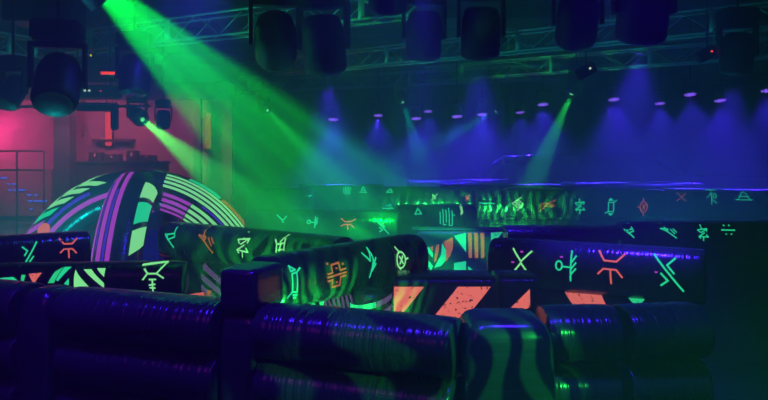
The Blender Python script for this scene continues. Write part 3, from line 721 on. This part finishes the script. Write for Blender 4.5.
LEDM = lathe('led', [(.020, .01), (.020, -.006), (.012, -.016)], 8); LEDM.materials.append(G_UV)
CANLAB = ['violet LED stage can nearest the lamp with the thin green beam', 'violet LED stage can hung between the thin green beam and the faint teal beam',
          'violet LED stage can right beside the faint teal beam lamp', 'small violet LED stage can just behind the one beside the faint teal beam',
          'violet LED stage can midway between the two teal beam lamps', 'violet LED stage can of the close pair by the slanting teal beam lamp',
          'violet LED stage can of the close pair by the slanting teal beam lamp', 'violet LED stage can on the teal side of the falling green beam lamp',
          'violet LED stage can next to the falling green beam, opposite the teal lamps', 'violet LED stage can under the broad lamp aimed straight down',
          'violet LED stage can below the strobe with the red light', 'violet LED stage can below the strobe with the red light',
          'violet LED stage can nearest the side wall, past the strobe with the red light', 'small far violet LED stage can just past the slanting teal beam lamp']
for (px, py, Y), lab in zip(CANS, CANLAB):
    can(lab, at(px, py, Y), 'violet LED cans over the maze')

# ------------------------------------------------------------------ side room behind the dome
PY = 19.0
struct('wall_side_room', box_mesh('wall_side_room', at(-60, 0, PY).x, at(232, 0, PY).x, PY, PY + 0.15, 0, 4.32), PINKW)
struct('trim_10', box_mesh('trim', at(-60, 0, PY).x, at(232, 0, PY).x, PY - 0.35, PY + 0.2, 4.32, 4.75), COLM)
c = at(64.5, 0, 17.6)
struct('trim_11', box_mesh('trim', c.x - 0.19, c.x + 0.19, 17.45, 17.85, 0, HZ), COLM)
c = at(198, 0, 18.2)
struct('trim_12', box_mesh('trim', c.x - 0.09, c.x + 0.09, 18.1, 18.3, 0, 4.32), COLM)
def strip_light(label, px, y0, y1, Y, wv, m, capm=BLK):
    a, b = at(px, y1, Y), at(px, y0, Y); t = empty('light_strip', a, label, 'light strip')
    link('glowing_tube', box_mesh('glowing_tube', -wv / 2, wv / 2, -.03, .03, 0.03, b.z - a.z - 0.03, 0.02), m, t)
    link('mount_rail', box_mesh('mount_rail', -wv / 2 - .02, wv / 2 + .02, .03, .09, 0, b.z - a.z), capm, t)
    link('end_cap', box_mesh('end_cap', -wv / 2 - .01, wv / 2 + .01, -.035, .03, 0, 0.03), capm, t); link('end_cap', box_mesh('end_cap', -wv / 2 - .01, wv / 2 + .01, -.035, .03, b.z - a.z - .03, b.z - a.z), capm, t)
strip_light('bright red upright light strip on the side room wall', 108.5, 111, 147, 18.88, 0.17, G_STRIP)
strip_light('dim amber upright light strip at the edge of the side room', 208, 112, 150, 18.88, 0.15, G_STRIP2)
# ceiling pipe of the side room with dark boxes hanging from it
a, b = at(-40, 107, 16.8), at(150, 106, 16.8)
t = empty('lighting_pipe', a, 'dark horizontal lighting pipe across the side room', 'pipe')
link('pipe', rod('pipe', (0, 0, 0), b - a, 0.035, 10), BLK, t)
for px in (10, 70, 140):
    p = at(px, 107, 16.8) - a; link('drop_rod', rod('drop_rod', p, (p.x, p.y, HZ - a.z), 0.012, 6), BLK, t)
def hung_box(label, px0, px1, py0, py1, Y, d=0.4, name='loudspeaker', cat='speaker'):
    a, b = at(px0, py1, Y), at(px1, py0, Y); t = empty(name, ((a.x + b.x) / 2, Y, a.z), label, cat); wv, h = (b.x - a.x) / 2, b.z - a.z
    link('cabinet', box_mesh('cabinet', -wv, wv, -d / 2, d / 2, 0, h, 0.02), BLK, t, smooth=False)
    link('grille', box_mesh('grille', -wv * .9, wv * .9, -d / 2 - .012, -d / 2 + .0, h * .08, h * .92, 0.005), CABLE, t, smooth=False)
    for sx in (-1, 1): link('hanging_rod', rod('hanging_rod', (sx * wv * .7, 0, h), (sx * wv * .7, 0, HZ - a.z), 0.012, 6), BLK, t)
    return t
hung_box('long dark hung cabinet beside the red light strip', 79, 111, 103, 111, 16.5)
hung_box('dark hung cabinet at the start of the lighting pipe', -8, 16, 100, 109, 16.5)
hung_box('narrow dark upright cabinet hanging over the red light strip', 112, 117.5, 103, 130, 16.3, 0.2)
hung_box('big dark hung cabinet filling the corner above the short truss', 12, 78, -30, 24, 10.6, 0.6)
t = hung_box('equipment case with small white indicator lights over the side room', 70, 118, 86, 98, 13.5, 0.5, 'equipment_case', 'case')
for dx in (-.06, .02): link('indicator_light', box_mesh('indicator_light', dx - .018, dx + .018, -.275, -.262, .10, .135), G_WHITE, t)
link('indicator_light', box_mesh('indicator_light', .22, .24, -.275, -.262, .10, .12), G_RED, t)
a = at(91, 55.5, 13.2); t = empty('indicator_lamp', a, 'tiny yellow indicator lamp clipped to the first truss', 'lamp')
link('lamp_body', box_mesh('lamp_body', -.03, .03, 0, .06, -.03, .05), BLK, t); link('lamp_bulb', box_mesh('lamp_bulb', -.014, .014, -.02, 0, -.018, .02), G_YEL, t)
a = at(107, 73, 13.0); t = empty('wash_light', a, 'small wash lamp with a red glowing slot above the side room', 'stage light')
link('lamp_housing', box_mesh('lamp_housing', -.14, .2, -.02, .2, -.06, .10, .02), BLK, t); link('glowing_slot', box_mesh('glowing_slot', -.10, .16, -.032, -.02, -.03, .02), G_RED, t)
link('drop_rod', rod('drop_rod', (0, .1, .1), (0, .1, HZ - a.z), .012, 6), BLK, t)
# bar counter and stools behind the dome, blue LED rack
a = at(114, 142, PY - 0.15)
t = empty('wall_shelf', a, 'dark wall shelf crossing below the red light strip', 'shelf')
link('shelf_board', box_mesh('shelf_board', -.52, .52, -.15, .148, 0, .07), WOOD, t, smooth=False)
for dx in (-.4, .4): link('shelf_bracket', box_mesh('shelf_bracket', dx - .02, dx + .02, -.1, .148, -.14, 0), BLK, t, smooth=False)
a = at(122, 0, 18.2)
t = empty('back_counter', (a.x, 18.2, 0), 'dark back counter against the side room wall', 'counter')
link('counter_front', box_mesh('counter_front', -1.1, 1.1, -.25, .3, 0, 2.66), WOOD, t, smooth=False); link('counter_top', box_mesh('counter_top', -1.15, 1.15, -.3, .34, 2.66, 2.72, .01), WOOD, t, smooth=False)
for dx, wv, h in ((-.62, .16, .22), (-.2, .2, .17), (.3, .13, .26), (.68, .2, .15)):
    b = empty('storage_case', (a.x + dx, 18.15, 2.72), 'small dark case standing on the back counter', 'case', 'cases on the back counter')
    link('case_body', box_mesh('case_body', -wv, wv, -.12, .12, 0, h * .7, .01), WOOD, b, smooth=False); link('case_lid', box_mesh('case_lid', -wv, wv, -.125, .125, h * .72, h, .01), WOOD, b, smooth=False)
    link('latch', box_mesh('latch', -.02, .02, -.14, -.12, h * .5, h * .85), METAL, b, smooth=False)
c0 = at(20, 0, 18.85)
t = empty('led_panel', (c0.x, 18.85, 1.25), 'grey wall panel with short rows of blue LED dashes', 'led panel')
link('panel_board', box_mesh('panel_board', -.85, .85, 0.02, .14, 0, 1.25, .02), RACKM, t, smooth=False)
for y, segs in ((178, [(0, 5), (6, 7)]), (184, [(7, 9), (12, 16)]), (190, [(8, 11), (13, 25)]), (195, [(27, 31), (34, 37)]), (201, [(28, 32), (34, 47)]), (209, [(30, 32)])):
    for x0, x1 in segs:
        x = x0
        while x < x1:
            p = at(x, y, 18.85); q = at(min(x1, x + 1.4), y, 18.85)
            link('led_dash', box_mesh('led_dash', p.x - c0.x, q.x - c0.x, 0.0, .02, p.z - .017 - 1.25, p.z + .017 - 1.25), G_BLUE, t, smooth=False); x += 1.9
# hand rail before the pink wall
a, b = at(-10, 151, 17.0), at(44, 156, 17.0); t = empty('hand_rail', (a.x, 17.0, 0), 'thin dark hand rail before the pink wall', 'railing')
for dz in (0, -.45): link('rail', rod('rail', (0, 0, a.z + dz), (b.x - a.x, 0, a.z + dz), .022, 8), COLM, t)
for f in (0, .5, 1): link('rail_post', rod('rail_post', ((b.x - a.x) * f, 0, 0), ((b.x - a.x) * f, 0, a.z), .022, 8), COLM, t)
a = at(81, 130, PY - .02); t = empty('wall_switch', a, 'pale switch plate on the pink wall beside the column', 'switch')
link('plate', box_mesh('plate', -.07, .07, -.02, .02, -.18, .18, .006), PINKW, t); link('button', box_mesh('button', -.02, .02, -.03, -.02, -.03, .03), BLK, t)
# small strobe with red light over the right
for lab, px, py, Y, led in (('small dangling strobe with a red status light', 707, 53, 11.6, G_RED), ('small dangling strobe with a pale status light by the falling green beam', 586, 70, 11.0, G_WHITE)):
    p = at(px, py, Y); t = empty('strobe_light', p, lab, 'stage light')
    h = link('strobe_body', box_mesh('strobe_body', -.18, .14, -.08, .08, -.10, .08, .02), BLK, t, smooth=False); h.rotation_euler = (0, -.5, 0)
    e = link('status_led', box_mesh('status_led', .02, .05, -.1, -.08, .0, .03), led, t); l2 = link('lens_plate', box_mesh('lens_plate', -.14, .04, -.092, -.08, -.06, .03), LENS, t, smooth=False); l2.rotation_euler = (0, -.5, 0)
    link('drop_rod', rod('drop_rod', (0, 0, .08), (0, 0, HZ - p.z), .012, 6), BLK, t)
# slack cables
def cable(label, pts, r=0.012):
    cu = bpy.data.curves.new('cable', 'CURVE'); cu.dimensions = '3D'; cu.bevel_depth = r; cu.bevel_resolution = 2
    sp = cu.splines.new('NURBS'); sp.points.add(len(pts) - 1); sp.use_endpoint_u = True; sp.order_u = 3
    for p, v in zip(sp.points, pts): p.co = (*v, 1)
    o = bpy.data.objects.new('cable', cu); dg = bpy.context.evaluated_depsgraph_get(); COL.objects.link(o)
    me = bpy.data.meshes.new_from_object(o.evaluated_get(bpy.context.evaluated_depsgraph_get())); bpy.data.objects.remove(o)
    me.materials.clear(); return tag(link('cable', me, CABLE), label, 'cable')
def loop(a, b, sag, n=7):
    return [a.lerp(b, i / n) - Vector((0, 0, sag * math.sin(PI * i / n))) for i in range(n + 1)]
cable('slack black cable drooping from the first truss', loop(tp(62, 52.5), tp(100, 48.3), 0.25))
cable('slack black cable drooping from the truss above the orange status light', loop(tp(302, 25.4), tp(350, 19.9), 0.3))
cable('slack black cable drooping beside the dangling strobe', loop(tp(715, 31.2), tp(748, 28), 0.2))


# lamps hung over the front walls, the added dome can, added floor uplights
for x, y in OVER[:-1]: can('black stage can with violet LEDs hung straight over the front stacked walls', Vector((x, y, 5.56)), 'violet LED cans over the front walls')
can('added black stage can with violet LEDs aimed at the striped dome', Vector((*OVER[-1], 5.56)), None)
for (x, y), lab in zip(ADDED_UPL, ('added teal floor uplight beside the dome', 'added teal floor uplight between the middle rows', 'added teal floor uplight behind the flag and lightning wall')):
    t = empty('added_floor_uplight', (x, y, 0), lab, 'stage light')
    link('lamp_base', lathe('lamp_base', [(.14, 0), (.14, .05), (.05, .07)], 18), BLK, t); link('lamp_can', lathe('lamp_can', [(.09, .06), (.13, .12), (.14, .34), (.13, .35)], 18), BLK, t)
    link('lens', lathe('lens', [(.12, .35), (.08, .365), (.02, .37)], 16), LENS, t)
t = empty('added_fill_lamp', (-3.6, 1.2, 5.66), 'added magenta fill lamp above the viewer', 'stage light')  # body of the added fill lamp, out of view
link('lamp_can', lathe('lamp_can', [(.12, 0), (.14, .04), (.13, .25), (.08, .3)], 18), BLK, t); link('drop_rod', rod('drop_rod', (0, 0, .3), (0, 0, HZ - 5.66), .015, 6), BLK, t)
